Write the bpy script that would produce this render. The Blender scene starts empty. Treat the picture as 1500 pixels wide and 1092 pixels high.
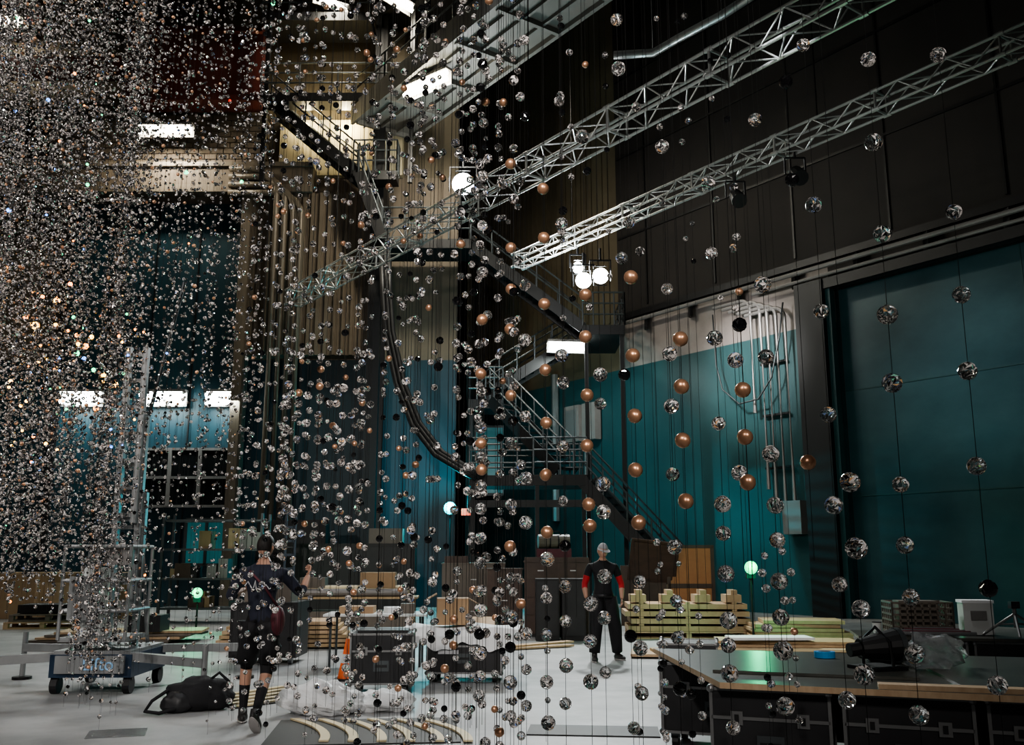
import bpy, bmesh, math, random
import numpy as np
from mathutils import Vector, Matrix, Euler
random.seed(7); rng=np.random.default_rng(11)
scene=bpy.context.scene
COL=scene.collection
try: scene.view_settings.look='AgX - Medium High Contrast'
except Exception: pass

# ---------------------------------------------------------------- materials
def mat(name,col,rough=.6,metal=0.,col2=None,nscale=3.,emit=0.,ecol=None,trans=0.,bump=0.,ior=1.5,brick=None,stretch=None,spec=.5):
    m=bpy.data.materials.new(name); m.use_nodes=True
    nt=m.node_tree; b=nt.nodes['Principled BSDF']
    b.inputs['Base Color'].default_value=(*col,1)
    b.inputs['Roughness'].default_value=rough
    b.inputs['Metallic'].default_value=metal
    b.inputs['Specular IOR Level'].default_value=spec
    if trans: b.inputs['Transmission Weight'].default_value=trans; b.inputs['IOR'].default_value=ior
    if emit:
        b.inputs['Emission Color'].default_value=(*(ecol or col),1); b.inputs['Emission Strength'].default_value=emit
    if col2 or bump or brick:
        tc=nt.nodes.new('ShaderNodeTexCoord'); mp=nt.nodes.new('ShaderNodeMapping')
        nt.links.new(tc.outputs['Object'],mp.inputs['Vector'])
        if stretch: mp.inputs['Scale'].default_value=stretch
        n=nt.nodes.new('ShaderNodeTexNoise'); n.inputs['Scale'].default_value=nscale; n.inputs['Detail'].default_value=6; n.inputs['Roughness'].default_value=.6
        nt.links.new(mp.outputs[0],n.inputs['Vector'])
        if col2:
            r=nt.nodes.new('ShaderNodeValToRGB'); r.color_ramp.elements[0].position=.35; r.color_ramp.elements[1].position=.68
            r.color_ramp.elements[0].color=(*col,1); r.color_ramp.elements[1].color=(*col2,1)
            nt.links.new(n.outputs['Fac'],r.inputs['Fac']); nt.links.new(r.outputs['Color'],b.inputs['Base Color'])
        if bump:
            bp=nt.nodes.new('ShaderNodeBump'); bp.inputs['Strength'].default_value=bump; bp.inputs['Distance'].default_value=.05
            nt.links.new(n.outputs['Fac'],bp.inputs['Height']); nt.links.new(bp.outputs[0],b.inputs['Normal'])
    return m
M={}
def mk(k,*a,**kw): M[k]=mat(k,*a,**kw); return M[k]
mk('floor_concrete',(.24,.245,.25),.5,col2=(.42,.42,.42),nscale=.9,bump=.05)
mk('teal_paint',(.015,.056,.062),.45,col2=(.022,.074,.080),nscale=.6,bump=.06)
mk('teal_door',(.013,.050,.062),.36,col2=(.040,.098,.112),nscale=.38,bump=.10,stretch=(1,1,1.6))
mk('blue_paint',(.008,.036,.052),.45,col2=(.012,.052,.070),nscale=.6)
mk('grey_paint',(.18,.155,.145),.55,col2=(.26,.23,.215),nscale=.8,bump=.05)
mk('olive_wall',(.08,.064,.040),.7,col2=(.115,.092,.058),nscale=.7,bump=.1)
mk('taupe_wall',(.11,.086,.062),.7,col2=(.155,.122,.088),nscale=.7)
mk('black_wall',(.011,.0090,.008),.75,col2=(.019,.015,.013),nscale=.8,bump=.1)
mk('dark_metal',(.012,.012,.013),.45,.3)
mk('black_paint',(.008,.008,.009),.5)
mk('rail_metal',(.09,.10,.105),.4,.6)
mk('aluminium',(.45,.45,.45),.34,.75)
mk('truss_metal',(.44,.445,.43),.36,.6)
mk('case_edge',(.26,.26,.26),.4,.8)
mk('pipe_grey',(.24,.23,.225),.4,.3)
mk('pipe_brown',(.18,.15,.115),.45,.2)
mk('slab_grey',(.15,.145,.13),.6,col2=(.21,.20,.185),nscale=.6)
mk('red_beam',(.12,.026,.018),.5,col2=(.15,.04,.03),nscale=.8)
mk('cream_wall',(.52,.45,.30),.6)
mk('tube_white',(1,1,1),.5,emit=34,ecol=(.92,1,.96))
mk('tube_warm',(1,1,1),.5,emit=28,ecol=(1,.93,.72))
mk('flood_lens',(1,1,1),.4,emit=150,ecol=(.97,1,1))
mk('green_glow',(0,.3,.1),.4,emit=2.6,ecol=(.0,.95,.36))
mk('cyan_glow',(0,.3,.3),.4,emit=4.5,ecol=(.0,.8,.9))
mk('red_glow',(1,.1,.05),.4,emit=1.2,ecol=(1,.05,.03))
mk('window_glass',(.010,.012,.013),.2)
mk('teal_window',(.05,.25,.28),.3,emit=.10,ecol=(.05,.4,.45))
mk('plywood',(.40,.28,.15),.6,col2=(.50,.36,.21),nscale=4,stretch=(1,8,1))
mk('pine',(.44,.30,.18),.65,col2=(.54,.39,.25),nscale=5,stretch=(1,9,1))
mk('cardboard',(.34,.22,.13),.8,col2=(.39,.27,.16),nscale=2)
mk('orange_wood',(.42,.19,.07),.5,col2=(.5,.24,.09),nscale=3)
mk('dark_wood',(.050,.027,.018),.45,col2=(.08,.045,.03),nscale=3,stretch=(1,6,1))
mk('grey_brown',(.13,.11,.09),.5,col2=(.16,.135,.11),nscale=2)
mk('white_cloth',(.82,.83,.84),.8,bump=.2,nscale=6)
mk('white_plastic',(.65,.67,.66),.35)
mk('case_panel',(.014,.014,.016),.5,col2=(.020,.020,.022),nscale=5)
mk('board_top',(.06,.062,.054),.30,col2=(.095,.095,.082),nscale=1.5)
mk('maroon',(.10,.02,.03),.6)
mk('orange_plastic',(.85,.16,.04),.5)
mk('lift_grey',(.22,.23,.235),.4,.3,col2=(.28,.29,.295),nscale=3)
mk('lift_blue',(.012,.03,.06),.4)
mk('label_blue',(.30,.55,.85),.5)
mk('blue_tape',(.02,.28,.62),.4)
mk('cream_strip',(.66,.56,.36),.6)
mk('mat_black',(.01,.01,.01),.6)
mk('film',(.62,.63,.64),.16,trans=.85,ior=1.3,bump=.6,nscale=9)
mk('film_white',(.82,.83,.84),.3,trans=.12,ior=1.3,bump=.6,nscale=9)
mk('skin_tone',(.42,.24,.17),.5)
mk('black_cloth',(.010,.010,.012),.85)
mk('navy_cloth',(.016,.019,.035),.85)
mk('red_cloth',(.42,.02,.025),.8)
mk('hair_dark',(.012,.009,.008),.6)
mk('cap_grey',(.30,.30,.31),.8)
mk('shoe',(.03,.028,.028),.5)
mk('shoe_sole',(.35,.33,.32),.6)
mk('eye_white',(.8,.8,.8),.2); mk('eye_dark',(.01,.01,.01),.2); mk('lips',(.30,.12,.10),.5)
mk('white_print',(.6,.6,.62),.7)
mk('red_sign',(.5,.03,.03),.5)
# crystal
mk('crystal_clear',(1,.98,.97),.0,trans=.97,ior=1.5)
mk('crystal_highlight',(1,.93,.90),.12,.10)  # pale facets: bead highlights put into the facet colour
mk('crystal_dark',(.02,.018,.02),.06,.2,spec=1)  # dark facets: the dark parts of the refraction, put in as colour
mk('crystal_copper',(.80,.45,.28),.34,.70)
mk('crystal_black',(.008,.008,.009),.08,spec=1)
mk('wire',(.020,.020,.020),.5)
mk('facet_gold',(1,.6,.3),.15,.2); mk('facet_blue',(.35,.5,.9),.15,.2); mk('facet_green',(.4,.9,.7),.15,.2)  # rainbow flecks of refracted light painted onto single facets
mk('glint_gold',(1,.5,.10),.15,.4,emit=11,ecol=(1,.55,.08)); mk('glint_blue',(.15,.45,1),.15,.4,emit=5,ecol=(.15,.4,1)); mk('glint_orange',(1,.3,.05),.15,.4,emit=8,ecol=(1,.32,.04)); mk('glint_green',(.1,.9,.4),.15,.4,emit=4,ecol=(.1,1,.5))  # glowing beads: refracted sparkle put in as emission

# ---------------------------------------------------------------- mesh builder
class MB:
    def __init__(s): s.v=[];s.f=[];s.mi=[];s.ms=[];s.X=Matrix.Identity(4)
    def m(s,k):
        if k not in s.ms: s.ms.append(k)
        return s.ms.index(k)
    def add(s,vs,fs,k):
        o=len(s.v); s.v+= [tuple(s.X@Vector(p)) for p in vs]
        i=s.m(k)
        for f in fs: s.f.append([o+a for a in f]); s.mi.append(i)
    def box(s,c,d,k,R=None,taper=1.):
        R=R or Matrix.Identity(3); c=Vector(c); hx,hy,hz=d[0]/2,d[1]/2,d[2]/2; vs=[]
        for z in(-1,1):
            t=taper if z>0 else 1
            for x,y in((-1,-1),(1,-1),(1,1),(-1,1)): vs.append(c+R@Vector((x*hx*t,y*hy*t,z*hz)))
        s.add(vs,[(3,2,1,0),(4,5,6,7),(0,1,5,4),(1,2,6,5),(2,3,7,6),(3,0,4,7)],k)
    def bb(s,x0,x1,y0,y1,z0,z1,k): s.box(((x0+x1)/2,(y0+y1)/2,(z0+z1)/2),(x1-x0,y1-y0,z1-z0),k)
    def beam(s,p,q,w,h,k):
        p=Vector(p);q=Vector(q);d=q-p;L=d.length
        y=d.normalized(); x=y.cross(Vector((0,0,1)))
        if x.length<1e-4: x=Vector((1,0,0))
        x.normalize(); z=x.cross(y)
        R=Matrix((x,y,z)).transposed()
        s.box((p+q)/2,(w,L,h),k,R)
    def tube(s,p,q,r,k,n=8,r2=None):
        s.path([p,q],r,k,n,r2)
    def path(s,ps,r,k,n=8,r2=None):
        ps=[Vector(p) for p in ps]; vs=[];fs=[]
        r2=r if r2 is None else r2
        for i,p in enumerate(ps):
            t=(ps[min(i+1,len(ps)-1)]-ps[max(i-1,0)]).normalized()
            a=t.cross(Vector((0,0,1)))
            if a.length<1e-3: a=t.cross(Vector((0,1,0)))
            a.normalize(); b=t.cross(a)
            rr=r+(r2-r)*i/(len(ps)-1)
            for j in range(n):
                an=2*math.pi*j/n; vs.append(p+(a*math.cos(an)+b*math.sin(an))*rr)
        for i in range(len(ps)-1):
            for j in range(n):
                fs.append((i*n+j,i*n+(j+1)%n,(i+1)*n+(j+1)%n,(i+1)*n+j))
        fs.append(tuple(range(n-1,-1,-1))); fs.append(tuple((len(ps)-1)*n+j for j in range(n)))
        s.add(vs,fs,k)
    def ball(s,c,rad,k,seg=12,ring=8,fn=None):
        c=Vector(c); vs=[];fs=[]
        if not hasattr(rad,'__len__'): rad=(rad,)*3
        for i in range(ring+1):
            th=math.pi*i/ring
            for j in range(seg):
                ph=2*math.pi*j/seg
                p=Vector((rad[0]*math.sin(th)*math.cos(ph),rad[1]*math.sin(th)*math.sin(ph),rad[2]*math.cos(th)))
                if fn: p=fn(p)
                vs.append(c+p)
        for i in range(ring):
            for j in range(seg): fs.append((i*seg+j,(i+1)*seg+j,(i+1)*seg+(j+1)%seg,i*seg+(j+1)%seg))
        s.add(vs,fs,k)
    def grid(s,x0,x1,y0,y1,zf,k,nx=20,ny=20):
        vs=[];fs=[]
        for i in range(nx+1):
            for j in range(ny+1):
                x=x0+(x1-x0)*i/nx;y=y0+(y1-y0)*j/ny; vs.append((x,y,zf(x,y)))
        for i in range(nx):
            for j in range(ny):
                a=i*(ny+1)+j; fs.append((a,a+ny+1,a+ny+2,a+1))
        s.add(vs,fs,k)
    def build(s,name,loc=(0,0,0),rz=0,parent=None,smooth=False,bevel=0):
        me=bpy.data.meshes.new(name); me.from_pydata(s.v,[],s.f)
        for k in s.ms: me.materials.append(M[k])
        me.polygons.foreach_set('material_index',s.mi)
        if smooth: me.polygons.foreach_set('use_smooth',[True]*len(s.f))
        me.update(); o=bpy.data.objects.new(name,me); COL.objects.link(o)
        o.location=loc; o.rotation_euler=(0,0,rz); o.parent=parent
        return o
def empty(name,loc,rz=0):
    e=bpy.data.objects.new(name,None); COL.objects.link(e); e.location=loc; e.rotation_euler=(0,0,rz); e.empty_display_size=.2; return e

# ---------------------------------------------------------------- camera
cd=bpy.data.cameras.new('camera'); cam=bpy.data.objects.new('camera',cd); COL.objects.link(cam)
cam.location=(0,0,1.6); cam.rotation_euler=(math.radians(90+11.03),0,0); cd.lens=32.9; cd.sensor_width=36; cd.clip_start=.05; cd.clip_end=200
scene.camera=cam

# ---------------------------------------------------------------- room shell
A=Vector((-.586,.810,0)); N=Vector((-.810,-.586,0)); P0=Vector((6.94,27.2,0))
RZ=math.atan2(A.y,A.x)
def W(t,off,z): return P0+A*t+N*off+Vector((0,0,z))
def wallbands(name,p,q,bands,nrm,th=.3):
    m=MB(); p=Vector(p);q=Vector(q);n=Vector(nrm)
    for z0,z1,k in bands:
        vs=[]
        for z in(z0,z1):
            for a in(p,q,q-n*th,p-n*th): vs.append((a.x,a.y,z))
        m.add(vs,[(3,2,1,0),(4,5,6,7),(0,1,5,4),(1,2,6,5),(2,3,7,6),(3,0,4,7)],k)
    return m.build(name)
H=24
m=MB(); m.bb(-22.5,33,-6.5,42,-.3,0,'floor_concrete'); m.build('floor')
m=MB(); m.bb(-22.5,33,-6.5,42,H,H+.3,'black_wall'); m.build('ceiling')
def wseg(m,t0,t1,z0,z1,k,off=0.,th=.3):
    vs=[]
    for z in(z0,z1):
        for t,o in((t0,off),(t1,off),(t1,off-th),(t0,off-th)): vs.append(W(t,o,z))
    m.add(vs,[(3,2,1,0),(4,5,6,7),(0,1,5,4),(1,2,6,5),(2,3,7,6),(3,0,4,7)],k)
m=MB()
wseg(m,-3,5.5,0,7.86,'teal_paint'); wseg(m,-3,5.5,7.86,9.5,'grey_paint'); wseg(m,-3,5.5,9.5,H,'black_wall')
wseg(m,5.5,18,0,7.86,'teal_paint'); wseg(m,5.5,18,7.86,H,'olive_wall')
wseg(m,-41,-3,8.75,9.5,'black_wall'); wseg(m,-41,-3,9.5,H,'black_wall'); wseg(m,-41,-24,0,8.75,'teal_paint')
for t in range(-20,5,3): wseg(m,t,t+.06,9.9,H,'dark_metal',.04,.04)
for z in (12.5,15.5,18.5): wseg(m,-30,5.4,z,z+.08,'dark_metal',.04,.04)
for i in range(40): wseg(m,5.9+i*.3,5.9+i*.3+.1,9.6,H,'olive_wall',.05,.05)
m.build('wall_right')
m=MB()
wseg(m,-24,-3,0,8.75,'teal_door',-.25,.15)
for t in (-8,-13,-18): wseg(m,t-.02,t+.02,0,8.75,'teal_paint',-.24,.02)
for z in (3.1,5.9): wseg(m,-24,-3,z,z+.03,'teal_paint',-.23,.02)
m.build('door_1')
m=MB()
wseg(m,-3.0,-2.1,0,9.0,'black_paint',.35,.35); wseg(m,-3.15,-2.95,0,8.8,'teal_paint',.2,.2)
wseg(m,-24,-2.1,8.72,9.0,'black_paint',.3,.3)
m.build('trim_1')
m=MB()
m.tube(W(-25,.3,9.35),W(5.4,.3,9.35),.07,'pipe_grey'); m.tube(W(-25,.3,9.1),W(-.6,.3,9.1),.05,'pipe_grey')
for t in range(-24,6,2): m.box(W(t,.15,9.25),(.08,.3,.5),'dark_metal')
wseg(m,-25,5.4,9.55,9.75,'dark_metal',.15,.15)
m.build('conduit_run')
wallbands('wall_return',(-1.5,30,0),(-1.5,38.9,0),[(0,7.86,'teal_paint'),(7.86,H,'olive_wall')],(1,0,0))
wallbands('wall_back',(-22.2,30,0),(-1.5,30,0),[(0,7.86,'blue_paint'),(7.86,14.2,'taupe_wall'),(14.2,H,'olive_wall')],(0,-1,0))
wallbands('wall_left',(-22.2,-6.2,0),(-22.2,30,0),[(0,7.86,'blue_paint'),(7.86,H,'black_wall')],(1,0,0))
wallbands('wall_near',(-22.2,-6.2,0),(33,-6.2,0),[(0,H,'black_wall')],(0,1,0))

m=MB()
m.bb(-14.6,-8.95,29.85,30,0,13.2,'blue_paint')
for x in (-13.2,-11.8,-10.4): m.bb(x-.02,x+.02,29.8,29.86,0,13.2,'dark_metal')
m.bb(-14.8,-14.6,29.7,30,0,13.4,'dark_metal'); m.bb(-8.95,-8.8,29.7,30,0,13.4,'pipe_brown')
m.build('door_2')
m=MB()
m.bb(-22,-6.6,29.2,30,13.5,14.3,'taupe_wall')
m.bb(-22,-6.6,29.1,29.25,13.35,13.6,'pipe_brown'); m.bb(-22,-6.6,29.1,29.25,14.25,14.4,'pipe_brown')
for r in range(9):
    for c_ in range(22):
        x=-15.6+c_*.42+(r%2)*.21
        if x<-8.6: m.bb(x,x+.39,29.55,29.8,14.5+r*.2,14.67+r*.2,'taupe_wall')
m.build('gallery_ledge')
m=MB(); m.bb(-13,-8.4,28.9,29.5,16.5,19.0,'red_beam'); m.bb(-13,-8.4,28.7,29.6,16.4,16.6,'red_beam'); m.bb(-13,-8.4,28.7,29.6,18.9,19.1,'red_beam')
m.bb(-21,-13.2,28.9,29.5,17.5,18.1,'red_beam')
m.build('steel_beam')
m=MB()
X0,X1,Z0,Z1=-11.8,-8.95,3.1,4.9
m.bb(X0,X1,29.7,29.84,Z0,Z1,'window_glass')
for i in range(4): x=X0+(X1-X0)*i/3; m.bb(x-.05,x+.05,29.62,29.8,Z0,Z1,'pipe_grey')
for z in(Z0,Z1,(Z0+Z1)/2): m.bb(X0,X1,29.64,29.8,z-.04,z+.04,'pipe_grey')
m.build('window_1')
m=MB(); m.bb(-10.2,-8.9,29.7,29.84,1.3,2.7,'teal_window')
for x in(-10.2,-9.55,-8.9): m.bb(x-.04,x+.04,29.62,29.8,1.3,2.7,'rail_metal')
for z in(1.3,2.7): m.bb(-10.2,-8.9,29.62,29.8,z-.04,z+.04,'rail_metal')
m.build('window_2')
m=MB(); m.bb(-1.45,-.35,37.2,37.35,4.0,6.6,'teal_window'); m.bb(-1.5,-.3,37.25,37.4,3.9,6.7,'rail_metal'); m.build('lit_doorway')  # lit door opening, a faintly glowing teal panel

m=MB()
m.bb(-8.7,-4.6,29.4,30,7.9,13.4,'taupe_wall')
for i in range(14): m.bb(-8.6+i*.28,-8.5+i*.28,29.33,29.42,7.9,13.4,'taupe_wall')
m.bb(-4.6,-4.2,28.9,29.9,0,H,'black_paint')
m.bb(-8.9,-8.6,29.2,29.9,0,13.4,'pipe_brown')
m.build('trim_2')
m=MB()
for i in range(4):
    r=.11; x=-7.7+i*.28; pts=[(-9.3,29.0,13.9-i*.28+.2)]
    for a in range(7):
        an=math.pi/2*a/6; R=.9
        pts.append((x-R+R*math.sin(an),29.0,13.9-i*.28+.2-R+R*math.cos(an)))
    pts.append((x,29.0,2.0)); m.path(pts,r,'pipe_brown',8)
m.build('conduit_bundle',smooth=True)

# ---------------------------------------------------------------- fluorescents
def fluor(loc,L,h,rz,k='tube_white',power=60):
    e=empty('fluorescent_light',loc,rz)
    m=MB(); m.box((0,.06,h*.5+.04),(L+.1,.3,.08),'pipe_grey'); m.box((0,.17,0),(L+.1,.04,h+.1),'pipe_grey')
    m.build('housing',parent=e)
    m=MB()
    for z in(-.5,.5): m.tube((-L/2,0,z*h*.55),(L/2,0,z*h*.55),h*.24,k,10)
    m.build('tubes',parent=e,smooth=True)
    ld=bpy.data.lights.new('lamp','AREA'); ld.shape='RECTANGLE'; ld.size=L; ld.size_y=h; ld.energy=power; ld.color=(.9,1,.96) if k=='tube_white' else (1,.92,.75)
    lo=bpy.data.objects.new('lamp',ld); COL.objects.link(lo); lo.parent=e; lo.location=(0,-.25,-.15); lo.rotation_euler=(math.radians(35),0,0)
for x,L in((-13.75,1.25),(-11.15,1.4),(-9.2,1.1)): fluor((x,29.4,6.5),L,.4,0,power=50)
fluor((-11.3,28.4,15.2),1.7,.28,0,'tube_warm',220)
fluor((-5.9,28,19.6),1.2,.3,.5,'tube_warm',120)
fluor((-3.7,27.5,19.3),1.3,.3,.9,'tube_warm',180)
fluor((-2.55,25.4,15.2),1.7,.35,RZ-math.pi+math.radians(15),'tube_warm',600)
fluor((1.75,29.0,8.1),1.15,.26,.12,'tube_white',150)
fluor((-17.5,29,19.5),1.4,.3,0,'tube_warm',100)

# ---------------------------------------------------------------- gallery slab (upper centre)
m=MB()
L0=Vector((-3.49,29.7,0))
def lb(m,t0,t1,o0,o1,z0,z1,k):
    vs=[]
    for z in(z0,z1):
        for t,o in((t0,o0),(t1,o0),(t1,o1),(t0,o1)):
            p=L0-A*t+N*o; vs.append((p.x,p.y,z))
    m.add(vs,[(3,2,1,0),(4,5,6,7),(0,1,5,4),(1,2,6,5),(2,3,7,6),(3,0,4,7)],k)
lb(m,-.2,24,0,2.0,15.6,15.9,'slab_grey'); lb(m,-.2,24,-.12,0,15.45,16.6,'slab_grey'); lb(m,-.2,24,2.0,2.1,15.5,16.2,'slab_grey')
lb(m,-.2,24,-.3,.0,16.6,16.75,'dark_metal')
for t in range(0,24,2): lb(m,t,t+.12,0,2.,15.45,15.6,'slab_grey')
for o in(.5,1.1,1.6): lb(m,-.2,24,o,o+.07,15.5,15.6,'slab_grey')
for z in(16.7,17.1): 
    p=L0+N*2.05; q=p-A*24; m.tube((p.x,p.y,z),(q.x,q.y,z),.03,'rail_metal')
for t in range(0,24,2):
    p=L0+N*2.05-A*t; m.tube((p.x,p.y,16.1),(p.x,p.y,17.1),.03,'rail_metal')
lb(m,-.2,24,-1.5,1.2,19.6,19.9,'black_paint')
for t in range(0,24,3): lb(m,t,t+.15,1.1,1.25,16,19.6,'dark_metal')
m.build('gallery_slab')
m=MB(); m.path([(2.4,20.2,13.15),(3.3,20,13.1),(3.75,19.3,13.05),(4.5,18.2,12.95),(5.6,16.4,12.9)],.10,'aluminium',10)
m.tube((3.3,20,13.1),(3.3,20,H-.05),.02,'dark_metal'); m.tube((4.5,18.2,13),(4.5,18.2,H-.05),.02,'dark_metal')
m.build('duct_pipe',smooth=True)

# ---------------------------------------------------------------- stairs
def stair(m,pt,pb,w,n,rail=True,k='black_paint'):
    pt=Vector(pt);pb=Vector(pb); d=pb-pt; hd=Vector((d.x,d.y,0)).normalized(); s=Vector((-hd.y,hd.x,0))*w/2
    for sg in(-1,1):
        m.beam(pt+s*sg,pb+s*sg,.06,.34,k)
        if rail:
            for h in(.55,1.0): m.tube(pt+s*sg+Vector((0,0,h)),pb+s*sg+Vector((0,0,h)),.03,'rail_metal',6)
            for i in range(6):
                q=pt+d*i/5+s*sg; m.tube(q,q+Vector((0,0,1.0)),.025,'rail_metal',6)
    for i in range(n):
        q=pt+d*(i+.5)/n
        a=math.atan2(hd.y,hd.x)
        m.box(q,(.27,w,.04),k,Matrix.Rotation(a,3,'Z'))
def platform(m,x0,x1,y0,y1,z,rail='fblr',k='black_paint'):
    m.bb(x0,x1,y0,y1,z-.3,z,k)
    segs={'f':((x0,y0),(x1,y0)),'b':((x0,y1),(x1,y1)),'l':((x0,y0),(x0,y1)),'r':((x1,y0),(x1,y1))}
    for c_ in rail:
        a,b=segs[c_]
        for h in(.35,.7,1.05): m.tube((*a,z+h),(*b,z+h),.028,'rail_metal',6)
        for i in range(5):
            x=a[0]+(b[0]-a[0])*i/4;y=a[1]+(b[1]-a[1])*i/4; m.tube((x,y,z),(x,y,z+1.05),.028,'rail_metal',6)
m=MB()
platform(m,-4.1,-1.3,28.2,29.6,11.4,'fl')
stair(m,(-1.35,28.9,11.3),(2.2,28.9,8.55),1.1,14)
platform(m,2.2,3.5,28.2,31,8.6,'fr')
stair(m,(1.9,30.4,8.4),(-1.0,30.4,6.6),1.0,10)
platform(m,-1.4,-.3,29.6,31,6.5,'fl')
stair(m,(-.4,29.0,6.3),(1.6,27.6,4.0),1.0,12)
platform(m,.6,2.1,26.2,27.9,3.8,'fb')
platform(m,-1.2,.6,26.4,27.9,3.8,'fb')
stair(m,(2.1,26.8,3.7),(5.2,25.6,.1),1.1,18)
for x,y,z in((-4.0,28.3,11.2),(3.4,28.3,8.4),(2.3,28.3,8.4),(-1.3,29.7,6.3),(.7,26.3,3.6),(2.0,26.3,3.6),(-1.1,26.5,3.6)):
    m.beam((x,y,0.0),(x,y,z),.12,.12,'black_paint')
m.beam((-1.2,26.4,3.0),(2.1,26.2,3.0),.08,.2,'black_paint')
stair(m,(-7.9,28.9,16.2),(-5.0,28.9,13.7),1.0,12)
platform(m,-5.1,-3.7,28.2,28.85,13.7,'fr'); stair(m,(-4.9,28.5,13.6),(-4.1,28.5,11.4),.8,10)
platform(m,-8.2,-3.2,28.2,28.85,16.4,'f'); 
platform(m,-8.3,-4.7,28.2,29.6,19.3,'f'); stair(m,(-8.3,28.4,21.6),(-5.2,28.4,19.3),1.0,12)
for x in(-8.1,-3.3): m.beam((x,28.5,13.4),(x,28.5,21),.14,.14,'black_paint')
m.build('staircase')
m=MB(); m.bb(-7.9,-4.65,29.75,30,14.2,16.2,'cream_wall'); m.bb(-4.15,-3.7,29.75,30,14.2,16.2,'cream_wall'); m.build('wall_landing')
def plight(name,loc,e,col,r=.1):
    ld=bpy.data.lights.new(name,'POINT'); ld.energy=e; ld.color=col; ld.shadow_soft_size=r
    o=bpy.data.objects.new(name,ld); COL.objects.link(o); o.location=loc; return o
plight('stair_lamp',(-5.6,29.3,15.9),170,(1,.84,.48))
plight('stair_lamp',(-6.9,29.3,15.9),110,(1,.84,.48))

m=MB()
pts=[(-4.1,28.05,10.9),(-4.0,27.9,9.6),(-3.85,27.7,8.2),(-3.45,27.4,6.6),(-2.9,27,5.3),(-2.2,26.6,4.4),(-1.4,26.3,3.9),(-1.0,26.25,3.7)]
for o in(0,.12,.22): m.path([(x+o,y,z+o*.3) for x,y,z in pts],.08,'black_paint',8)
m.build('cable_bundle',smooth=True)

m=MB()
for i,(t,zb) in enumerate(((-.5,5.6),(-.85,3.4),(-1.1,3.0),(-1.4,2.8),(-1.7,3.0))):
    top=9.0-.12*i
    pts=[W(t+1.4,.3,top)]+[W(t+.35-.35*math.sin(a*math.pi/12),.3,top-.35+.35*math.cos(a*math.pi/12)) for a in range(7)]+[W(t,.3,zb)]
    m.path(pts,.055,'pipe_grey',8)
for z in(4,5.5,7): m.box(W(-1.1,.12,z),(.9,.1,.06),'dark_metal',Matrix.Rotation(RZ,3,'Z'))
m.box(W(-1.6,.2,2.6),(.6,.3,.9),'pipe_grey',Matrix.Rotation(RZ,3,'Z'))
m.build('wall_conduits')
m=MB(); m.path([W(.9,.35,8.8),W(.8,.4,7.2),W(.5,.5,6.4),W(-.1,.5,5.9),W(-.8,.5,5.95),W(-1.3,.5,6.5),W(-1.6,.45,7.6),W(-1.75,.4,8.6)],.025,'rail_metal',6); m.build('hanging_hose',smooth=True)
m=MB()
Rw=Matrix.Rotation(RZ,3,'Z')
m.box(W(7.7,.2,6.2),(.8,.35,1.3),'grey_paint',Rw); m.box(W(6.8,.2,6.2),(.7,.3,1.3),'grey_paint',Rw); m.box(W(7.7,.3,6.2),(.6,.2,1.0),'pipe_grey',Rw)
m.tube(W(7.2,.15,5.5),W(7.2,.15,0),.04,'pipe_grey')
m.tube(W(8.9,.15,8.2),W(8.9,.15,2.8),.14,'aluminium')
m.build('electrical_panel')

# ---------------------------------------------------------------- trusses
def truss(name,p,q,w,h,bay,r=.028):
    p=Vector(p);q=Vector(q); d=(q-p); L=d.length; u=d.normalized(); s=Vector((-u.y,u.x,0))
    m=MB(); n=int(L/bay)
    cor=[s*w/2,s*-w/2,s*w/2+Vector((0,0,h)),s*-w/2+Vector((0,0,h))]
    for c_ in cor: m.tube(p+c_,q+c_,r,'truss_metal',8)
    for i in range(n):
        a=p+u*(L*i/n); b=p+u*(L*(i+1)/n)
        f= i%2
        for c1,c2 in((0,2),(1,3),(0,1),(2,3)):
            x,y=(cor[c1],cor[c2]) if f else (cor[c2],cor[c1])
            m.tube(a+x,b+y,r*.5,'truss_metal',6)
        if i%5==0:
            for c1,c2 in((0,2),(1,3),(0,1),(2,3)): m.tube(a+cor[c1],a+cor[c2],r*.9,'truss_metal',6)
            for c_ in cor: m.tube(a+c_-u*.08,a+c_+u*.08,r*1.5,'truss_metal',8)
    for t in(.12,.5,.85):
        a=p+u*L*t+Vector((0,0,h)); m.tube(a,(a.x,a.y,H-.05),.015,'dark_metal',5)
    return m.build(name)
truss('lighting_truss',(-6.9,28.6,9.35),(7.6,8.6,9.35),.5,.46,.5,.030)
truss('lighting_truss',(.19,25,9.45),(11.6,8.6,9.45),.36,.36,.45,.028)

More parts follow.
